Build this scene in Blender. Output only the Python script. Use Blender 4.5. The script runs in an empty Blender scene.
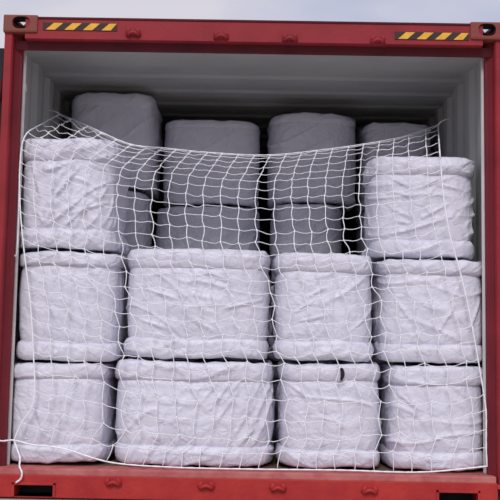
import bpy, bmesh, math, random
from mathutils import Vector, Matrix, noise
random.seed(7)
C = bpy.context.scene
COL = C.collection
C.view_settings.view_transform = 'Standard'
C.view_settings.look = 'None'
C.view_settings.exposure = 0.0

# ------------------------------------------------------------------ camera
CX, CZ, CD, PI_, YA, RO = 0.0221, 0.6336, 4.3148, 0.0950, -0.0051, 0.0175
F = 900.0
fw = Vector((math.sin(YA)*math.cos(PI_), math.cos(YA)*math.cos(PI_), math.sin(PI_)))
r0 = Vector((math.cos(YA), -math.sin(YA), 0)); u0 = r0.cross(fw)
cr, sr = math.cos(RO), math.sin(RO)
rt = cr*r0 + sr*u0; up = -sr*r0 + cr*u0
cam_d = bpy.data.cameras.new('camera'); cam = bpy.data.objects.new('camera', cam_d); COL.objects.link(cam)
cam.matrix_world = Matrix(((rt.x, up.x, -fw.x, CX), (rt.y, up.y, -fw.y, -CD), (rt.z, up.z, -fw.z, CZ), (0, 0, 0, 1)))
cam_d.sensor_width = 36; cam_d.lens = F/500*36; cam_d.clip_end = 500
C.camera = cam
CO = Vector((CX, -CD, CZ))
def P(px, py, y):
    """world point measured on the photograph at the depth y of the thing it belongs to"""
    d = fw*F + rt*(px-250) - up*(py-250)
    return CO + d*((y+CD)/d.y)

# ------------------------------------------------------------------ materials
def mat(name, col, rough=0.6, nscale=6, namt=0.12, bump=0.0, bscale=40, metal=0.0, col2=None, detail=6):
    m = bpy.data.materials.new(name); m.use_nodes = True
    nt = m.node_tree; b = nt.nodes['Principled BSDF']
    b.inputs['Specular IOR Level'].default_value = .25
    b.inputs['Roughness'].default_value = rough; b.inputs['Metallic'].default_value = metal
    tc = nt.nodes.new('ShaderNodeTexCoord'); n = nt.nodes.new('ShaderNodeTexNoise')
    n.inputs['Scale'].default_value = nscale; n.inputs['Detail'].default_value = detail
    nt.links.new(tc.outputs['Object'], n.inputs['Vector'])
    r = nt.nodes.new('ShaderNodeValToRGB')
    c2 = col2 or tuple(c*(1-namt*2) for c in col)
    r.color_ramp.elements[0].position = .32; r.color_ramp.elements[1].position = .68
    r.color_ramp.elements[0].color = (*c2, 1); r.color_ramp.elements[1].color = (*col, 1)
    nt.links.new(n.outputs['Fac'], r.inputs['Fac']); nt.links.new(r.outputs['Color'], b.inputs['Base Color'])
    if bump:
        n2 = nt.nodes.new('ShaderNodeTexNoise'); n2.inputs['Scale'].default_value = bscale; n2.inputs['Detail'].default_value = 5
        nt.links.new(tc.outputs['Object'], n2.inputs['Vector'])
        bp = nt.nodes.new('ShaderNodeBump'); bp.inputs['Strength'].default_value = bump; bp.inputs['Distance'].default_value = .01
        nt.links.new(n2.outputs['Fac'], bp.inputs['Height']); nt.links.new(bp.outputs['Normal'], b.inputs['Normal'])
    return m
M_red = mat('red_paint', (.31, .024, .034), .6, 5, .14, .12, 60)
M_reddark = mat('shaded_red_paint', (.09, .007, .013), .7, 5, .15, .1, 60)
M_web = mat('shaded_post_red', (.17, .014, .024), .6, 5, .12, .1, 60)  # container red with the shade of the post recess put into the colour
M_rust = mat('worn_red_paint', (.44, .036, .032), .6, 9, .1, .25, 50, col2=(.35, .022, .025))
M_dusty = mat('dusty_red_paint', (.50, .17, .16), .8, 14, .1, .2, 60, col2=(.38, .09, .09))
M_wall = mat('grey_inner_paint', (.50, .51, .50), .5, 3, .07, .05, 40)
M_lining = mat('lit_lining', (.66, .62, .62), .5, 5, .1)
M_floor = mat('plywood', (.16, .10, .06), .8, 8, .2, .1)
M_rope = mat('white_rope', (.90, .90, .95), .8, 60, .05)
M_yellow = mat('yellow_vinyl', (.85, .46, .05), .5, 30, .1)
M_black = mat('black_vinyl_and_shade', (.05, .030, .028), .6, 30, .1)
M_rubber_shade = mat('black_rubber_and_shade', (.02, .02, .022), .7, 20, .1)
M_steel = mat('galvanised_steel', (.5, .5, .5), .4, 20, .1, metal=.8)
M_ground = mat('beige_concrete', (.50, .44, .38), .9, 2, .08, .3, 30)

M_tear = mat('gap_shade', (.03, .028, .035), .9)
def fabric(name, col, col2):
    m = bpy.data.materials.new(name); m.use_nodes = True
    nt = m.node_tree; b = nt.nodes['Principled BSDF']; L = nt.links
    b.inputs['Roughness'].default_value = .42
    b.inputs['Specular IOR Level'].default_value = .35
    tc = nt.nodes.new('ShaderNodeTexCoord')
    n = nt.nodes.new('ShaderNodeTexNoise'); n.inputs['Scale'].default_value = 5; n.inputs['Detail'].default_value = 8
    L.new(tc.outputs['Object'], n.inputs['Vector'])
    r = nt.nodes.new('ShaderNodeValToRGB')
    r.color_ramp.elements[0].position = .3; r.color_ramp.elements[1].position = .7
    r.color_ramp.elements[0].color = (*col2, 1); r.color_ramp.elements[1].color = (*col, 1)
    L.new(n.outputs['Fac'], r.inputs['Fac']); L.new(r.outputs['Color'], b.inputs['Base Color'])
    # fine crumple
    v = nt.nodes.new('ShaderNodeTexVoronoi'); v.feature = 'DISTANCE_TO_EDGE'; v.inputs['Scale'].default_value = 11
    n3 = nt.nodes.new('ShaderNodeTexNoise'); n3.inputs['Scale'].default_value = 7; n3.inputs['Detail'].default_value = 3
    L.new(tc.outputs['Object'], n3.inputs['Vector'])
    mx = nt.nodes.new('ShaderNodeMixRGB'); mx.blend_type = 'LINEAR_LIGHT'; mx.inputs['Fac'].default_value = .18
    L.new(tc.outputs['Object'], mx.inputs[1]); L.new(n3.outputs['Color'], mx.inputs[2]); L.new(mx.outputs['Color'], v.inputs['Vector'])
    n2 = nt.nodes.new('ShaderNodeTexNoise'); n2.inputs['Scale'].default_value = 17; n2.inputs['Detail'].default_value = 7; n2.inputs['Distortion'].default_value = .6
    L.new(tc.outputs['Object'], n2.inputs['Vector'])
    mp = nt.nodes.new('ShaderNodeMapRange'); mp.inputs['From Max'].default_value = .22; mp.inputs['To Max'].default_value = .30
    L.new(v.outputs['Distance'], mp.inputs['Value'])
    ad = nt.nodes.new('ShaderNodeMath'); ad.operation = 'ADD'
    L.new(mp.outputs['Result'], ad.inputs[0]); L.new(n2.outputs['Fac'], ad.inputs[1])
    bp = nt.nodes.new('ShaderNodeBump'); bp.inputs['Strength'].default_value = .6; bp.inputs['Distance'].default_value = .011
    L.new(ad.outputs[0], bp.inputs['Height']); L.new(bp.outputs['Normal'], b.inputs['Normal'])
    return m
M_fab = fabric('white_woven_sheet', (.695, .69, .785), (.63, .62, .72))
M_fab_shaded = fabric('shaded_woven_sheet', (.66, .655, .73), (.57, .57, .65))  # same wrap darkened, shade of the rear stacks put into the colour

# ------------------------------------------------------------------ helpers
def link(name, me, m=None, parent=None, smooth=False):
    o = bpy.data.objects.new(name, me); COL.objects.link(o)
    if m: me.materials.append(m)
    if smooth:
        for p in me.polygons: p.use_smooth = True
    if parent: o.parent = parent
    return o
def bmobj(name, bm, m=None, parent=None, smooth=False):
    bmesh.ops.recalc_face_normals(bm, faces=bm.faces)
    me = bpy.data.meshes.new(name); bm.to_mesh(me); bm.free()
    return link(name, me, m, parent, smooth)
def box(bm, a, b, bev=0.0, mi=0):
    x0, y0, z0 = a; x1, y1, z1 = b
    vs = [bm.verts.new(p) for p in ((x0,y0,z0),(x1,y0,z0),(x1,y1,z0),(x0,y1,z0),(x0,y0,z1),(x1,y0,z1),(x1,y1,z1),(x0,y1,z1))]
    fs = [bm.faces.new([vs[i] for i in q]) for q in ((0,3,2,1),(4,5,6,7),(0,1,5,4),(1,2,6,5),(2,3,7,6),(3,0,4,7))]
    for f in fs: f.material_index = mi
    if bev:
        es = list({e for f in fs for e in f.edges})
        bmesh.ops.bevel(bm, geom=es, offset=bev, segments=2, affect='EDGES', profile=.6)
def prism_x(bm, pts, x0, x1):
    """closed (y,z) outline swept along x"""
    a = [bm.verts.new((x0, y, z)) for y, z in pts]; b = [bm.verts.new((x1, y, z)) for y, z in pts]
    n = len(pts)
    for i in range(n): bm.faces.new((a[i], a[(i+1) % n], b[(i+1) % n], b[i]))
    bm.faces.new(a[::-1]); bm.faces.new(b)
def prism_z(bm, pts, z0, z1):
    a = [bm.verts.new((x, y, z0)) for x, y in pts]; b = [bm.verts.new((x, y, z1)) for x, y in pts]
    n = len(pts)
    for i in range(n): bm.faces.new((a[i], a[(i+1) % n], b[(i+1) % n], b[i]))
    bm.faces.new(a[::-1]); bm.faces.new(b)
def tube(V, Fc, pts, r, n=6):
    """append a tube to vertex/face lists"""
    base = len(V); m = len(pts)
    pr = None
    for i, p in enumerate(pts):
        t = (pts[min(i+1, m-1)] - pts[max(i-1, 0)]).normalized()
        a = Vector((0, 1, 0)) if abs(t.y) < .8 else Vector((1, 0, 0))
        if pr is not None: a = pr
        s = t.cross(a)
        if s.length < 1e-4: s = t.cross(Vector((0, 0, 1)))
        s.normalize(); w = s.cross(t).normalized(); pr = w
        rr = r[i] if isinstance(r, list) else r
        for k in range(n):
            an = 2*math.pi*k/n
            V.append(p + s*(math.cos(an)*rr) + w*(math.sin(an)*rr))
    for i in range(m-1):
        for k in range(n):
            a = base+i*n+k; b = base+i*n+(k+1) % n
            Fc.append((a, b, b+n, a+n))
    Fc.append(tuple(base+k for k in range(n))[::-1]); Fc.append(tuple(base+(m-1)*n+k for k in range(n)))
def lists_obj(name, V, Fc, m, parent=None):
    me = bpy.data.meshes.new(name); me.from_pydata([tuple(v) for v in V], [], Fc); me.update()
    return link(name, me, m, parent, True)
def empty(name, loc=(0, 0, 0)):
    o = bpy.data.objects.new(name, None); COL.objects.link(o); o.location = loc; o.empty_display_size = .1
    return o
def tag(o, label=None, cat=None, group=None, kind=None):
    if label: o['label'] = label
    if cat: o['category'] = cat
    if group: o['group'] = group
    if kind: o['kind'] = kind
    return o
def boolean(o, bmc):
    me = bpy.data.meshes.new('cut'); bmesh.ops.recalc_face_normals(bmc, faces=bmc.faces); bmc.to_mesh(me); bmc.free()
    c = bpy.data.objects.new('cut', me); COL.objects.link(c)
    c.matrix_world = o.matrix_world.copy()
    md = o.modifiers.new('b', 'BOOLEAN'); md.object = c; md.operation = 'DIFFERENCE'; md.solver = 'EXACT'
    bpy.context.view_layer.update()
    dg = bpy.context.evaluated_depsgraph_get()
    new = bpy.data.meshes.new_from_object(o.evaluated_get(dg))
    o.modifiers.clear(); o.data = new
    bpy.data.objects.remove(c); 

# ------------------------------------------------------------------ container
W = 1.143; H = 2.01; OUT = 1.219; LEN = 6.06; INW = 1.190
ZB = -0.135          # underside of the door sill
cont = empty('shipping_container', (0, 0, ZB))
tag(cont, 'red steel shipping container with open doors and grey inside, holding the wrapped bales', 'container')
def pc(name, bm, m, smooth=False, parent=None):
    """part of the container, built in world coordinates"""
    o = bmobj(name, bm, m, None, smooth)
    o.parent = parent or cont
    o.location = (0, 0, -ZB) if parent is None else (0, 0, 0)
    return o
ZT = P(250, 24.0, -.0).z      # top of header beam
print('ZT', ZT)
# header: bright raised face + darker recessed lower lip
bm = bmesh.new()
hy = -.035
zs = P(250, 42.5, hy).z
prism_x(bm, [(hy, ZT), (hy, zs+.004), (hy+.012, zs), (.09, zs), (.09, ZT+.004), (hy+.01, ZT+.004)], -OUT+.1, OUT-.1)
header = pc('header_beam', bm, M_red)
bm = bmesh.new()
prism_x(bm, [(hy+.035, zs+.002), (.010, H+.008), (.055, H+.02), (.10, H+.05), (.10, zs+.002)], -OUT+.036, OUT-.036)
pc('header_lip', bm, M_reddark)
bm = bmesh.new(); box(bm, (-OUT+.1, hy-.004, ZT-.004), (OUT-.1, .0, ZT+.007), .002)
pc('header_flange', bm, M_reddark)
# posts : outer flange (bright), sloped inner web (shade painted in), inner return
for s in (-1, 1):
    bm = bmesh.new()
    pts = [(s*OUT, -.03), (s*(OUT-.034), -.03), (s*(OUT-.040), -.022), (s*(OUT-.042), .010), (s*(W+.012), .028), (s*(W+.003), .034), (s*(W+.003), .055), (s*(W+.03), .10), (s*OUT, .10)]
    prism_z(bm, pts, ZB+.1, ZT-.02)
    o = pc('corner_post', bm, M_red)
    bm = bmesh.new()
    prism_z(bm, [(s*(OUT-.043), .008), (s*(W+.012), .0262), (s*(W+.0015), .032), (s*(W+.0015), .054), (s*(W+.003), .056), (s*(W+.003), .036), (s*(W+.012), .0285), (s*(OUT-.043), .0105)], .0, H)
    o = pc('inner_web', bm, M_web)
# corner castings
def casting(x0, x1, z0, z1, top, m):
    bm = bmesh.new(); box(bm, (x0, -.045, z0), (x1, .135, z1), .010)
    o = bmobj('corner_casting', bm, m)
    cxm = (x0+x1)/2; czm = (z0+z1)/2
    c = bmesh.new()
    # front oval
    n = 24; a = []; b = []
    rx, rz = .043, .031
    off = .004 if x0 < 0 else -.004
    for k in range(n):
        an = 2*math.pi*k/n
        px = math.copysign(abs(math.cos(an))**.75, math.cos(an))*rx; pz = math.copysign(abs(math.sin(an))**.75, math.sin(an))*rz
        a.append(c.verts.new((cxm+off+px, -.09, czm+.004+pz))); b.append(c.verts.new((cxm+off+px, .0, czm+.004+pz)))
    for k in range(n): c.faces.new((a[k], a[(k+1) % n], b[(k+1) % n], b[k]))
    c.faces.new(a[::-1]); c.faces.new(b)
    boolean(o, c)
    c = bmesh.new(); box(c, (x0+.022, -.022, z0+.020), (x1-.022, .115, z1-.014 if top else z1-.02)); boolean(o, c)
    if top:
        c = bmesh.new(); sg = -1 if x0 < 0 else 1
        q = [(cxm+sg*.038, .028), (cxm-sg*.020, .028), (cxm+sg*.026, .118)]
        a = [c.verts.new((x, y, z1-.05)) for x, y in q]; b = [c.verts.new((x, y, z1+.05)) for x, y in q]
        for k in range(3): c.faces.new((a[k], a[(k+1) % 3], b[(k+1) % 3], b[k]))
        c.faces.new(a[::-1]); c.faces.new(b); boolean(o, c)
        # side aperture, looking out to the sky
    c = bmesh.new()
    sx = x0 if x0 < 0 else x1
    box(c, (sx-.05, .03, czm-.012), (sx+.05, .07, czm+.012)); boolean(o, c)
    o.data.materials.append(M_black)  # cavity faces blackened, shade inside the casting painted on
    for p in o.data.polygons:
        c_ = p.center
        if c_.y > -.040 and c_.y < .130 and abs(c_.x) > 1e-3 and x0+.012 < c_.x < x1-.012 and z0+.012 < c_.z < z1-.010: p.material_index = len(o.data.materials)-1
    o.parent = cont; o.location = (0, 0, -ZB)
    return o
M_cast = mat('casting_paint', (.25, .045, .045), .6, 14, .12, .2, 60, col2=(.20, .07, .05))
tl0, tl1 = P(5, 20, -.045), P(40, 31.5, -.045)
ztop = P(22, 14.2, -.045).z; zlow = P(22, 32, -.045).z
casting(-OUT-.008, -OUT+.162, zlow, ztop, True, M_cast)
casting(OUT-.162, OUT+.008, zlow, ztop, True, M_cast)
casting(-OUT-.008, -OUT+.05, ZB-.008, P(5, 476, -.045).z, False, M_rust)
casting(OUT-.05, OUT+.008, ZB-.008, P(5, 476, -.045).z, False, M_rust)
# sill with fork pockets
bm = bmesh.new()
box(bm, (-OUT+.045, -.035, ZB), (OUT-.045, .10, -.032), .004)
sill = bmobj('door_sill', bm, M_rust)
for s in (-1, 1):
    c = bmesh.new(); xa = P(14.5, 485, -.035).x; xb = P(53, 485, -.035).x
    x0, x1 = (xa, xb) if s < 0 else (-xb, -xa)
    box(c, (x0, -.1, ZB+.004), (x1, .15, P(33, 485, -.035).z)); boolean(sill, c)
    bm = bmesh.new()
    zt = P(33, 485, -.035).z
    box(bm, (x0-.012, -.041, ZB+.004), (x0, -.030, zt+.012), .002)
    box(bm, (x1, -.041, ZB+.004), (x1+.012, -.030, zt+.012), .002)
    box(bm, (x0-.012, -.041, zt), (x1+.012, -.030, zt+.012), .002)
    o = pc('pocket_frame', bm, M_rust)
    bm = bmesh.new(); box(bm, (x0-.01, .075, ZB+.002), (x1+.01, .09, zt+.005)); box(bm, (x0-.01, -.02, ZB+.002), (x1+.01, .09, ZB+.004))  # dark sheets added in place of the shade inside the pocket
    pc('pocket_shade', bm, M_rubber_shade); bm = bmesh.new(); box(bm, (x0-.012, -.039, zt+.012), (x1+.012, -.030, zt+.014), .0005)
    pc('pocket_lip', bm, M_rust)
sill.parent = cont; sill.location = (0, 0, -ZB)
bm = bmesh.new(); box(bm, (-OUT+.05, -.03, -.034), (OUT-.05, .10, -.002), .006)
pc('threshold_plate', bm, M_dusty)
# lashing lugs (bar on two ears)
def lug(px, py, parent, m, wpx=13):
    c0 = P(px, py, -.05); w = wpx/2/208
    V = []; Fc = []
    pts = []
    for k in range(13):
        t = k/12; x = (t-.5)*2*w
        pts.append(Vector((c0.x+x, -.052 + (abs(t-.5)*2)**6*.02, c0.z - .006 + .005*math.cos((t-.5)*6.28))))
    tube(V, Fc, pts, .0085, 8)
    for sx in (-1, 1):
        tube(V, Fc, [Vector((c0.x+sx*w*.72, -.034, c0.z-.012)), Vector((c0.x+sx*w*.78, -.05, c0.z+.004)), Vector((c0.x+sx*w*.62, -.057, c0.z+.017))], [.013, .013, .006], 8)
    o = lists_obj('lashing_lug', V, Fc, m, parent)
    o.location = (0, 0, 0) if parent is not cont else (0, 0, -ZB)
    return o
for px, py in ((133, 32), (221, 35), (290, 37.5), (378, 39.5)): lug(px, py, header, M_red)
for px, py in ((113, 482), (206, 485.5), (278, 487.5), (370, 490)): lug(px, py, sill, M_rust, 14)
# hazard stickers
def sticker(pa, pb, flip):
    e = bmesh.new()
    y = hy-.0035
    A = P(pa[0], pa[1], y); B = P(pb[0], pb[1], y); w = B.x-A.x; zt_ = A.z; h = .038
    box(e, (A.x, y, zt_-h), (B.x, hy+.001, zt_))
    o = bmobj('hazard_sticker', e, M_black, header)
    n = 4; pitch = w/4.0
    for k in range(n):
        bm = bmesh.new(); yy = y-.0008
        x0 = A.x + pitch*(k+.17); wd = pitch*.5; sl = h*1.0
        a = [(x0, zt_-h+.002), (min(x0+wd, B.x), zt_-h+.002), (min(x0+wd+sl, B.x-.001), zt_-.002), (min(x0+sl, B.x-.001), zt_-.002)]
        va = [bm.verts.new((x, yy, z)) for x, z in a]; vb = [bm.verts.new((x, y+.0002, z)) for x, z in a]
        bm.faces.new(va); bm.faces.new(vb[::-1])
        for i in range(4): bm.faces.new((va[i], vb[i], vb[(i+1) % 4], va[(i+1) % 4]))
        bmobj('yellow_stripe', bm, M_yellow, o)
    tag(o, 'black and yellow striped warning sticker at the %s of the header beam' % ('right end' if flip else 'left end'))
sticker((43, 22.3), (117, 23.5), False)
sticker((395, 31.6), (469, 33.4), True)

# interior shell
def corr_profile(y0, y1, pitch, depth, fl=.34, sl=.16):
    pts = []; y = y0
    while y < y1:
        for t, d in ((0, 0), (fl, 0), (fl+sl, 1), (1-sl, 1)):
            yy = y+t*pitch
            if yy < y1: pts.append((yy, d*depth))
        y += pitch
    pts.append((y1, 0)); return pts
ZR = H + .085
for s in (-1, 1):
    bm = bmesh.new()
    pr = [(.10, 0.0)] + [(y, d) for y, d in corr_profile(.22, LEN-.03, .278, .022)]
    out = [(s*(INW-.012-0+d), y) for y, d in pr] 
    pts = out + [(s*(OUT+.0), LEN-.03), (s*(OUT+.0), .10)]
    prism_z(bm, pts, -.03, ZR+.03)
    pc('side_wall', bm, M_wall)
    bm = bmesh.new()
    prism_z(bm, [(s*(OUT+.001+d*.4), y) for y, d in corr_profile(.14, LEN-.03, .278, .03)] + [(s*(OUT+.0004), LEN-.03), (s*(OUT+.0004), .14)], -.03, ZT-.006)
    pc('outer_panel', bm, M_red)
    # front lining strip beside the post, caught light put into its pale grey
    bm = bmesh.new(); prism_z(bm, [(s*(W-.006), .062), (s*(W-.010), .070), (s*(W+.02), .085), (s*INW, .095), (s*INW, .062)], 0, H+.04)
    pc('wall_lining', bm, M_lining)
bm = bmesh.new()
pr = [(.10, 0.0)] + corr_profile(  .42, LEN-.03, .30, .010, .30, .12)
pts = [(y, ZR+d) for y, d in pr] + [(LEN-.03, ZT-.004), (.10, ZT-.004)]
prism_x(bm, pts, -OUT+.005, OUT-.005)
pc('roof_panel', bm, M_wall)
bm = bmesh.new()
prism_x(bm, [(.10, H+.05), (.10, H+.10), (.30, H+.10), (.30, ZR-.02)], -INW, INW)
pc('header_lining', bm, M_wall)
bm = bmesh.new()
pr = corr_profile(-INW, INW, .25, .034)
pts = [(x, LEN-.08+d) for x, d in pr] + [(INW, LEN), (-INW, LEN)]
prism_z(bm, pts, 0, ZR+.03)
pc('end_wall', bm, M_wall)
bm = bmesh.new(); box(bm, (-OUT+.02, .10, -.05), (OUT-.02, LEN-.05, 0))
pc('floor_panel', bm, M_floor)
bm = bmesh.new()
for s in (-1, 1): box(bm, (min(s*OUT, s*(OUT-.08)), .13, ZB), (max(s*OUT, s*(OUT-.08)), LEN, -.03), .005)
pc('side_rail', bm, M_red)
# doors swung back flat against the sides
for s in (-1, 1):
    bm = bmesh.new()
    xa, xb = OUT+.035, OUT+.080
    pr = corr_profile(.06, 1.14, .22, .02)
    pts = [(s*(xa+d), y) for y, d in pr] + [(s*xb, 1.14), (s*xb, .06)]
    prism_z(bm, pts, .0, H+.02)
    d = pc('door', bm, M_red); tag(d, 'red corrugated door swung back along the outer side')
    bm = bmesh.new(); box(bm, (min(s*(OUT+.02), s*(OUT+.085)), .035, -.005), (max(s*(OUT+.02), s*(OUT+.085)), .06, H+.025), .004)
    g = bmobj('door_gasket', bm, M_rubber_shade, d)
    for z in (.25, .75, 1.3, 1.8):
        V = []; Fc = []
        tube(V, Fc, [Vector((s*(OUT+.018), -.012, z-.05)), Vector((s*(OUT+.018), -.012, z+.05))], .013, 12)
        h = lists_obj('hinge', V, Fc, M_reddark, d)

# ground
bm = bmesh.new(); bmesh.ops.create_grid(bm, x_segments=2, y_segments=2, size=40)
g = bmobj('ground', bm, M_ground); g.location = (0, 0, ZB-.008); tag(g, kind='structure')

# ------------------------------------------------------------------ bales
def sup(a, b, n, th, e=0.0):
    c, s = math.cos(th), math.sin(th)
    return math.copysign(abs(c)**(2/n), c)*(a+e), math.copysign(abs(s)**(2/n), s)*(b+e)
def ridge(v): return 1-abs(noise.noise(v))*2.0
# strong single creases seen on some bales: (x, y, x, y) on the photograph
FOLDS = {
 4: [(203,401,217,383),(208,412,232,381),(232,439,252,407),(242,442,254,429),(225,401,242,378),(135,415,145,435),(214,425,238,392),(250,405,258,428)],
 7: [(310,296,326,288),(300,322,326,316),(331,270,331,345),(296,312,312,303)],
 10: [(413,192,411,245),(395,179,411,187),(396,192,413,197),(395,209,413,218),(398,221,412,224),(422,188,442,179),(425,218,450,205),(392,180,391,192),(440,185,462,190)],
 3: [(32,162,41,198),(56,198,73,176),(75,178,90,184),(78,198,109,181),(68,215,112,201),(34,210,47,225),(60,172,52,190),(90,165,110,172)],
 9: [(395,300,410,320),(440,330,455,305),(470,330,482,300)],
 2: [(70,280,72,340),(48,300,58,325),(84,290,90,330)],
 1: [(60,385,58,445),(35,400,42,430),(82,390,84,440)],
 5: [(150,290,178,300),(200,270,230,282),(220,310,262,300),(140,320,170,330)],
 6: [(290,385,310,400),(340,385,355,372)],
 8: [(400,395,420,410),(450,385,470,400)],
}
CUR = []
def folds(x, y, z):
    if y > 0 or not CUR: return 0
    s_ = 0
    for ax, az, bx_, bz in CUR:
        dx, dz = bx_-ax, bz-az; L2 = dx*dx+dz*dz
        t = max(0, min(1, ((x-ax)*dx+(z-az)*dz)/L2))
        d = math.hypot(x-ax-dx*t, z-az-dz*t)
        if d < .05:
            sg = ((x-ax)*dz-(z-az)*dx)
            s_ += (.0095*math.exp(-(d/.0085)**2) - (.004*math.exp(-(d/.022)**2) if sg > 0 else 0))*(1-.6*abs(2*t-1)**2)
    return s_
def wrinkle(x, y, z, sd, ang, amp, fr):
    q = Vector((x, y, z))
    c, s = math.cos(ang), math.sin(ang)
    # rotate in the x-z sheet, then stretch so creases run along one direction
    u = (x+y*.7)*c + z*s; w = -(x+y*.7)*s + z*c
    wq = noise.noise_vector(Vector((x*2.2+sd, y*2.2, z*2.2)))*.10
    r1 = ridge(Vector((u*fr*.20+wq.x*3+sd*7.1, w*fr*1.25+wq.y*5, sd)))
    r3 = ridge(Vector((u*fr*.45+wq.z*4-sd*5.1, w*fr*1.0-u*fr*.5+wq.x*5, sd+9)))
    r2 = ridge(Vector((x*fr*.9+sd*3.3+wq.z*6, y*fr*.9, z*fr*1.0+wq.x*6)))
    big = noise.noise(Vector((x*2.6+sd, y*2.6, z*2.4-sd)))
    m = max(0, noise.noise(Vector((x*3-sd, y*3, z*3+sd*2)))+.35)
    m2 = max(0, noise.noise(Vector((x*3+sd*4, y*3, z*3-sd*2)))+.2)
    return amp*(max(0, r1)**6*2.1*m + max(0, r3)**6*1.7*m2 + max(0, r2)**7*.35 - .15) + big*amp*.8
def sheet(name, prof, a, b, n, N, sd, ang, amp, fr, m, parent, cap=True, fine=0.0, jz=0.0):
    """swept sheet; prof = list of (z, inset) rows"""
    V = []; Fc = []
    ths = []
    # even arc steps around the superellipse
    K = 1440; acc = [0]; pp = Vector(sup(a, b, n, 0))
    for k in range(1, K+1):
        q = Vector(sup(a, b, n, 2*math.pi*k/K)); acc.append(acc[-1]+(q-pp).length); pp = q
    j = 0
    for k in range(N):
        t = acc[-1]*k/N
        while acc[j+1] < t: j += 1
        ths.append(2*math.pi*(j+(t-acc[j])/(acc[j+1]-acc[j]+1e-9))/K)
    R = len(prof)
    for i, (z, ins, wgt) in enumerate(prof):
        for th in ths:
            x, y = sup(a, b, n, th, ins)
            nx, ny = x/(a*a), y/(b*b); l = math.hypot(nx, ny); nx /= l; ny /= l
            d = wrinkle(x, y, z, sd, ang, amp, fr)*wgt
            zz = z
            if name == 'wrapping': d += folds(x, y, z)
            if jz: zz += jz*noise.noise(Vector((x*6+sd, y*6, sd*2))) + jz*.6*noise.noise(Vector((x*19+sd, y*19, sd*2)))
            if fine:
                g = noise.noise(Vector((x*30+sd, y*30, z*14)))
                d += fine*g*wgt
            V.append((x+nx*d, y+ny*d, zz))
    for i in range(R-1):
        for k in range(N):
            A = i*N+k; B = i*N+(k+1) % N
            Fc.append((A, B, B+N, A+N))
    if cap:
        Fc.append(tuple(range(N))[::-1]); Fc.append(tuple((R-1)*N+k for k in range(N)))
    o = lists_obj(name, V, Fc, m, parent)
    return o
def bale(idx, x0, x1, z0, z1, yf, dep, label, group, m=M_fab, n=3.6, ang=.6, amp=.010, fr=7, rt_=.098, rb=.088, rot=0, hi=True, insb=.012, taper=(0, 0), prot=.012):
    z0 += .004; z1 -= .004
    w = (x1-x0)/2; h = z1-z0
    cx = (x0+x1)/2; cy = yf+dep/2
    e = empty('wrapped_bale', (cx, cy, z0)); e.rotation_euler = (0, 0, rot)
    tag(e, label, 'bale', group)
    N = 300 if hi else 64; R = 72 if hi else 12
    a, b = w-.018, dep/2-.018
    sd = idx*1.37+.5
    zb, zt_ = rb*.75, h-rt_*.75
    prof = []
    for i in range(R+1):
        t = i/R; z = zb+(zt_-zb)*t
        tu = (1-abs(2*t-1)**8)
        ins = -insb*1.3*(1-tu) + .006*math.sin(math.pi*t)*1 + taper[0]*(1-t)+taper[1]*t
        prof.append((z, ins, .25+.75*min(1, t*6, (1-t)*6)))
    CUR.clear()
    for f_ in FOLDS.get(idx, ()):
        p_ = P(f_[0], f_[1], yf+.02); q_ = P(f_[2], f_[3], yf+.02)
        CUR.append((p_.x-cx, p_.z-z0, q_.x-cx, q_.z-z0))
    sheet('wrapping', prof, a, b, n, N, sd, ang, amp, fr, m, e, fine=.0006 if hi else 0)
    # rolled rims: cross section ellipse with a hanging lower edge
    for part, zc, hh, tp in (('bottom_roll', rb/2+.004, rb, 0), ('top_roll', h-rt_/2-.005, rt_, 1)):
        pr = []
        K = 14 if hi else 6
        th_ = .034
        for k in range(K+1):
            an = math.pi*k/K
            zz = -math.cos(an)*hh/2
            o_ = (math.sin(an)**.5)*th_-th_+prot
            pr.append((zc+zz, o_ + (taper[1] if tp else taper[0])*.6, .35+.5*math.sin(an)))
        # crown the roll toward the middle of the lid
        if tp: pr += [(zc+hh/2*1.0-.002, -th_-.02, .2), (zc+hh/2-.012, -th_-.07, 0)]
        else: pr = [(zc-hh/2+.012, -th_-.07, 0), (zc-hh/2+.002, -th_-.02, .2)] + pr
        sheet(part, pr, a, b, n, N, sd+3.1+tp, ang*.3, amp*1.25, fr*1.35, m, e, fine=.0025 if hi else 0, jz=.011 if hi else 0)
    if idx == 6:      # torn end of the top roll; shade in the opening is a near-black solid
        V = []; Fc = []
        c0 = P(341, 374, yf-.004)-Vector((cx, cy, z0)); c0.y = -dep/2-.004
        tube(V, Fc, [c0+Vector((.006*math.sin(t*3.1/6), -.004*math.sin(t*3.14/6), .034-.068*t/6)) for t in range(7)], [.002, .008, .011, .012, .010, .006, .002], 10)
        t_ = lists_obj('torn_gap', V, Fc, M_tear, e); tag(t_, 'dark patch for the shade in a torn gap of the top roll')
        V = []; Fc = []
        tube(V, Fc, [c0+Vector((-.014+.004*math.sin(t*3.1/6), -.006, .036-.074*t/6)) for t in range(7)], [.003, .007, .009, .009, .008, .006, .002], 8)
        lists_obj('torn_edge', V, Fc, m, e)
    return e
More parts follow.
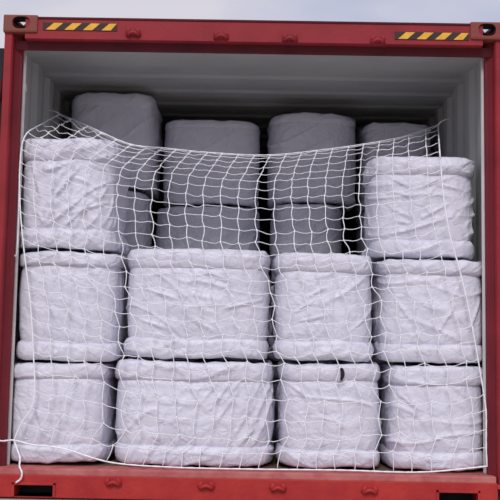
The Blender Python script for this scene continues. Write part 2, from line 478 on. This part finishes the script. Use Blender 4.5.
def bpx(idx, xl, xr, yt, z0, yf, dep, label, group, ye=None, yb=None, **k):
    """front-plane measurement -> bale"""
    z1 = P((xl+xr)/2, yt, yf+.03).z
    n = k.get('n', 3.6); rot = k.get('rot', 0)
    x0, x1 = P(xl, yt+50, yf+.1).x, P(xr, yt+50, yf+.1).x
    for _ in range(6):
        a_ = (x1-x0)/2-.004; b_ = dep/2-.004; cx = (x0+x1)/2; cy = yf+dep/2
        px = []
        for i in range(66, 115):
            x, y = sup(a_, b_, n, i*math.pi/60)
            x, y = x*math.cos(rot)-y*math.sin(rot), x*math.sin(rot)+y*math.cos(rot)
            d = Vector((cx+x, cy+y, (z0+z1)/2))-CO
            px.append(250+F*d.dot(rt)/d.dot(fw))
        sc = (cy-dep*.3+CD)/F
        x0 += (xl-min(px))*sc; x1 += (xr-max(px))*sc
    lim = 1.175
    SP[idx] = [max(x0, -lim), min(x1, lim), (z0, z1, yf, dep, label, group), k]
    return z1
SP = {}
GF = 'white wrapped bales in the front stacks'
GB = 'wrapped bales in the shaded rear stacks'
yf = .045; dp = .60
# column 1
z = bpx(1, 9, 112, 361.5, .004, yf, dp, 'white wrapped bale at the bottom left, standing on the red sill corner', GF, ang=1.35, amp=.007, rt_=.075, rb=.085, n=5.2)
z = bpx(2, 18, 123.5, 250, z, yf, dp, 'white wrapped bale at the left, second up, with a smooth lower rim roll', GF, ang=1.5, amp=.007, rt_=.07, rb=.09, n=5.2)
zc1 = z
z = bpx(3, 20, 119, 137, z, yf, dp, 'heavily crumpled white wrapped bale on top of the left front stack', GF, ang=.8, amp=.013, fr=9, rt_=.115, rb=.10, n=4.8)
zt1 = z
# column 2 (wide)
z = bpx(4, 111.5, 274.5, 360, .004, yf-.01, .66, 'widest white wrapped bale, at the bottom of the second front stack, creased diagonally', GF, ang=.95, amp=.010, fr=6.5, rt_=.095, rb=.095, n=4.6)
z = bpx(5, 123, 271, 247, z, yf, .64, 'wide white wrapped bale topping the second front stack from the left', GF, ang=-.5, amp=.009, fr=8, rt_=.10, rb=.095, n=4.6)
zt2 = z
# column 3
z = bpx(6, 276, 382, 362, .004, yf, dp, 'white wrapped bale at the bottom of the third front stack from the left', GF, ang=-.8, amp=.008, rt_=.085, rb=.085, n=4.6)
z = bpx(7, 273, 374, 252, z, yf, dp, 'white wrapped bale topping the third front stack, with diagonal creases and flat top roll', GF, ang=.45, amp=.011, fr=6.5, rt_=.095, rb=.095, n=4.6)
zt3 = z
# column 4
z = bpx(8, 384.5, 486, 364, .004, yf, dp, 'white wrapped bale at the bottom right corner of the container', GF, ang=-.7, amp=.009, rt_=.095, rb=.085, n=4.8)
z = bpx(9, 376, 486, 258, z, yf, dp, 'white wrapped bale at the right wall, second up, with a drooping top roll', GF, ang=-.5, amp=.009, rt_=.075, rb=.09, n=4.8)
z = bpx(10, 369, 474, 154, z, yf+.05, dp, 'white wrapped bale with a leaf-shaped crease, on top of the right front stack', GF, ang=.3, amp=.011, fr=8, rt_=.095, rb=.085, n=4.0, rot=-.04)
zt4 = z
# rear stacks
def rear(i0, xl, xr, yt, yj, yfb, dep, lt, ll, wl=0, low=(0, 0), m=M_fab_shaded, **k):
    zj = P((xl+xr)/2, yj, yfb+.03).z
    L2 = zj/3
    x0 = P(xl+low[0], yj+30, yfb+.1).x; x1 = P(xr+low[1], yj+30, yfb+.1).x
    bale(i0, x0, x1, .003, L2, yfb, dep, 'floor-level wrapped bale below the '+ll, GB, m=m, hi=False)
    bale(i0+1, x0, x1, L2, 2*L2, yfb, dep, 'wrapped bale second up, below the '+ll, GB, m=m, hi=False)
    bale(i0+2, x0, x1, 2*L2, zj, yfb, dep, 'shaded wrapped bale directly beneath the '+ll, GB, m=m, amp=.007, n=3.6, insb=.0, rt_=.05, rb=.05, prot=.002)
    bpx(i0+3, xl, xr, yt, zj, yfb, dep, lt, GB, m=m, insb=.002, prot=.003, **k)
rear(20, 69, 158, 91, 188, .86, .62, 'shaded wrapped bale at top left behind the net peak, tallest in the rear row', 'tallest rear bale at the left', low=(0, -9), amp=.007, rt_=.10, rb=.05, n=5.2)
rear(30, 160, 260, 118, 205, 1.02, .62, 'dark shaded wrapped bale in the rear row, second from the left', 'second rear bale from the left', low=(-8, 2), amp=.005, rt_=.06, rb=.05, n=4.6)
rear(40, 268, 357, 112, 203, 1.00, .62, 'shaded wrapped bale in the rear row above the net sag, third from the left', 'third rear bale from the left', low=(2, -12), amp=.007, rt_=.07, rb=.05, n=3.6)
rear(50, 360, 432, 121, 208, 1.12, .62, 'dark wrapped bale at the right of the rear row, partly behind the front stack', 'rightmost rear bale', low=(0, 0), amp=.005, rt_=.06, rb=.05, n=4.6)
print('tops', zt1, zt2, zt3, zt4)

# neighbours in a row touch but do not run into each other
for row in ((1, 4, 6, 8), (2, 5, 7, 9), (23, 33, 43, 53)):
    for a_, b_ in zip(row, row[1:]):
        g_ = SP[a_][1] - SP[b_][0] + .006
        if g_ > 0: SP[a_][1] -= g_/2; SP[b_][0] += g_/2
for i_, (x0, x1, ar, kw) in SP.items(): bale(i_, x0, x1, *ar, **kw)

# ------------------------------------------------------------------ cargo net
def poly(pts, t):
    """point at fraction t of arc length of a polyline, smoothed"""
    L = [0]
    for a, b in zip(pts, pts[1:]): L.append(L[-1]+math.hypot(b[0]-a[0], b[1]-a[1]))
    s = t*L[-1]
    for i in range(len(pts)-1):
        if s <= L[i+1] or i == len(pts)-2:
            u = (s-L[i])/(L[i+1]-L[i]); u = max(0, min(1, u))
            p0 = pts[max(i-1, 0)]; p1 = pts[i]; p2 = pts[i+1]; p3 = pts[min(i+2, len(pts)-1)]
            return tuple(.5*((2*p1[k])+(-p0[k]+p2[k])*u+(2*p0[k]-5*p1[k]+4*p2[k]-p3[k])*u*u+(-p0[k]+3*p1[k]-3*p2[k]+p3[k])*u**3) for k in (0, 1))
LEFT = [(60, 114), (42, 124), (25, 136), (20, 165), (20, 205), (24, 250), (30, 300), (33, 345), (34, 400), (22, 422), (14, 440)]
RIGHT = [(438, 125), (440, 155), (444, 200), (450, 235), (461, 275), (470, 315), (479, 365), (486, 410), (486, 440), (487, 466)]
TOP = [(60, 114), (90, 127), (130, 144), (165, 148), (205, 152), (265, 155), (320, 150), (370, 143), (405, 136), (438, 125)]
BOT = [(14, 440), (35, 445), (62, 448), (110, 462), (170, 467), (250, 469), (340, 470), (420, 472), (487, 466)]
NC, NR = 25, 27
def srow(v): return v**1.5          # rows bunch toward the top cord
zsp = [(-1.2, zt1), (-.54, zt1), (-.36, zt2), (.40, zt3), (.62, zt4), (1.2, zt4)]
def zfree(x):
    for (a, za), (b, zb) in zip(zsp, zsp[1:]):
        if x <= b:
            u = (x-a)/(b-a); u = u*u*(3-2*u); return za+(zb-za)*u
    return zt4
def lerp_tab(tab, x):
    for (a, va), (b, vb) in zip(tab, tab[1:]):
        if x <= b:
            u = max(0, (x-a)/(b-a)); return va+(vb-va)*u
    return tab[-1][1]
DTOP = [(60, .65), (85, .36), (100, .13), (118, 0), (138, .08), (200, .28), (300, .32), (370, .28), (405, .42), (438, .65)]
def rowpx(p):
    d = p-CO; return 250-F*d.dot(up)/d.dot(fw)
def depth(px, py):
    p = P(px, py, .022)
    pf = rowpx(Vector((p.x, .022, zfree(p.x)+.006)))
    pt = lerp_tab(TOP, px)
    t = max(0, min(1.05, (pf-py)/max(6, pf-pt)))
    return .016 + lerp_tab(DTOP, px)*t
grid = []
for j in range(NR+1):
    row = []
    v = srow(j/NR)
    for i in range(NC+1):
        u = i/NC
        l = poly(LEFT, v); r = poly(RIGHT, v); t = poly(TOP, u); b = poly(BOT, u)
        c00 = LEFT[0]; c10 = RIGHT[0]; c01 = LEFT[-1]; c11 = RIGHT[-1]
        q = [(1-u)*l[k]+u*r[k]+(1-v)*t[k]+v*b[k]-((1-u)*(1-v)*c00[k]+u*(1-v)*c10[k]+(1-u)*v*c01[k]+u*v*c11[k]) for k in (0, 1)]
        edge = min(1, min(i, NC-i)/2, ) * min(1, min(j, NR-j)/2)
        am = edge*(1.5+5.5*v)
        am *= min(1, v*2.5+.05)
        q[0] += am*1.2*noise.noise(Vector((i*.35, j*.35, 3.3))) + edge*1.3*min(1, v*2.2)**1.5*random.uniform(-1, 1) + edge*2.1*((j % 2)*2-1)*min(1, v*2.2)**1.5
        q[1] += am*1.6*noise.noise(Vector((i*.3, j*.3, 9.3))) + edge*1.3*min(1, v*2.2)**1.5*random.uniform(-1, 1) + edge*1.2*((i % 2)*2-1)*min(1, v*2)**1.5
        y = depth(q[0], q[1])
        row.append(P(q[0], q[1], y))
    grid.append(row)
V = []; Fc = []
def strand(a, b, sag, side, r=.0020):
    pts = []
    L = (b-a).length
    ph = random.uniform(-1, 1)
    for k in range(5):
        t = k/4
        s = math.sin(math.pi*t)
        pts.append(a.lerp(b, t) + Vector((side*s, 0, -sag*s)) + Vector((0, 0, ph*L*.05*math.sin(2*math.pi*t))))
    tube(V, Fc, pts, r, 5)
for j in range(NR+1):
    for i in range(NC+1):
        v = j/NR
        if i < NC and 0 < j < NR: strand(grid[j][i], grid[j][i+1], random.uniform(.0, .012)*min(1, v*3+.2), 0, .0017)
        if j < NR and 0 < i < NC: strand(grid[j][i], grid[j+1][i], 0, random.uniform(-.006, .006)*min(1, v*3+.2), .0022)
for j in range(1, NR):
    for i in range(1, NC):
        p = grid[j][i]; d = Vector((random.uniform(-.3, .3), 0, 1)).normalized()*.0058
        tube(V, Fc, [p-d, p-d*.5, p, p+d*.5, p+d], [.0018, .0036, .0042, .0036, .0018], 6)
net = empty('cargo_net', (0, .02, 0))
tag(net, 'white knotted square-mesh cargo net draped across the front of the wrapped bales', 'net')
o = lists_obj('mesh_cord', V, Fc, M_rope, net); o.location = (0, -.02, 0)
def rope(name, pts, r, parent=net, off=(0, -.02, 0)):
    # smooth + twisted look
    V = []; Fc = []; out = []
    for i in range(len(pts)-1):
        p0 = pts[max(i-1, 0)]; p1 = pts[i]; p2 = pts[i+1]; p3 = pts[min(i+2, len(pts)-1)]
        for k in range(5):
            u = k/5
            out.append(.5*((2*p1)+(-p0+p2)*u+(2*p0-5*p1+4*p2-p3)*u*u+(-p0+3*p1-3*p2+p3)*u**3))
    out.append(pts[-1])
    rr = [r*(1+.18*math.sin(i*2.1)) for i in range(len(out))]
    tube(V, Fc, out, rr, 8)
    o = lists_obj(name, V, Fc, M_rope, parent); o.location = off
    return o
rope('border_rope', grid[0], .0028)
rope('border_rope', [grid[j][0] for j in range(NR+1)], .0036)
rope('border_rope', [grid[j][NC] for j in range(NR+1)], .0036)
rope('border_rope', [P(-6, 438, -.01), P(2, 441, .0)] + [g_ + Vector((0, -.006, 0)) for g_ in grid[NR]], .0038)
# loose tail hanging over the sill, wall tie loops
rope('rope_tail', [grid[NR][0], P(17, 449, .0), P(20, 458, -.02), P(19.5, 466, -.045), P(22, 473, -.055), P(20.5, 479, -.052), P(16, 482.5, -.050)], .0042)
rope('wall_tie', [grid[11][0], P(17, 251, .03), P(12.5, 253, .05), P(10.5, 262, .06), P(9, 275, .07), P(9.5, 287, .075)], .003)
rope('wall_tie', [grid[0][0], P(56, 112, .66), P(49, 110, .70)], .0034)
rope('wall_tie', [grid[0][NC], P(442, 121, .66), P(449, 119, .70)], .0034)
rope('wall_tie', [P(26, 92, .16), P(25.5, 84, .14), P(23, 81, .125), P(22, 86, .12), P(24, 93, .12)], .0035)

# ------------------------------------------------------------------ light
w = bpy.data.worlds.new('sky'); C.world = w; w.use_nodes = True
nt = w.node_tree; bg = nt.nodes['Background']; L = nt.links
tc = nt.nodes.new('ShaderNodeTexCoord'); n = nt.nodes.new('ShaderNodeTexNoise')
mpg = nt.nodes.new('ShaderNodeMapping'); mpg.inputs['Scale'].default_value = (1, 1, 2.6)
n.inputs['Scale'].default_value = 3.2; n.inputs['Detail'].default_value = 4
L.new(tc.outputs['Generated'], mpg.inputs['Vector']); L.new(mpg.outputs['Vector'], n.inputs['Vector'])
r = nt.nodes.new('ShaderNodeValToRGB')
r.color_ramp.elements[0].position = .35; r.color_ramp.elements[0].color = (.52, .56, .74, 1)
r.color_ramp.elements[1].position = .62; r.color_ramp.elements[1].color = (.74, .72, .80, 1)
L.new(n.outputs['Fac'], r.inputs['Fac']); L.new(r.outputs['Color'], bg.inputs['Color'])
bg.inputs['Strength'].default_value = .92
sd = bpy.data.lights.new('sun', 'SUN'); sd.energy = 1.85; sd.angle = math.radians(20); sd.color = (1.0, .97, .94)
so = bpy.data.objects.new('sun', sd); COL.objects.link(so)
so.rotation_euler = Vector((.15, 1, -1.0)).to_track_quat('-Z', 'Y').to_euler()
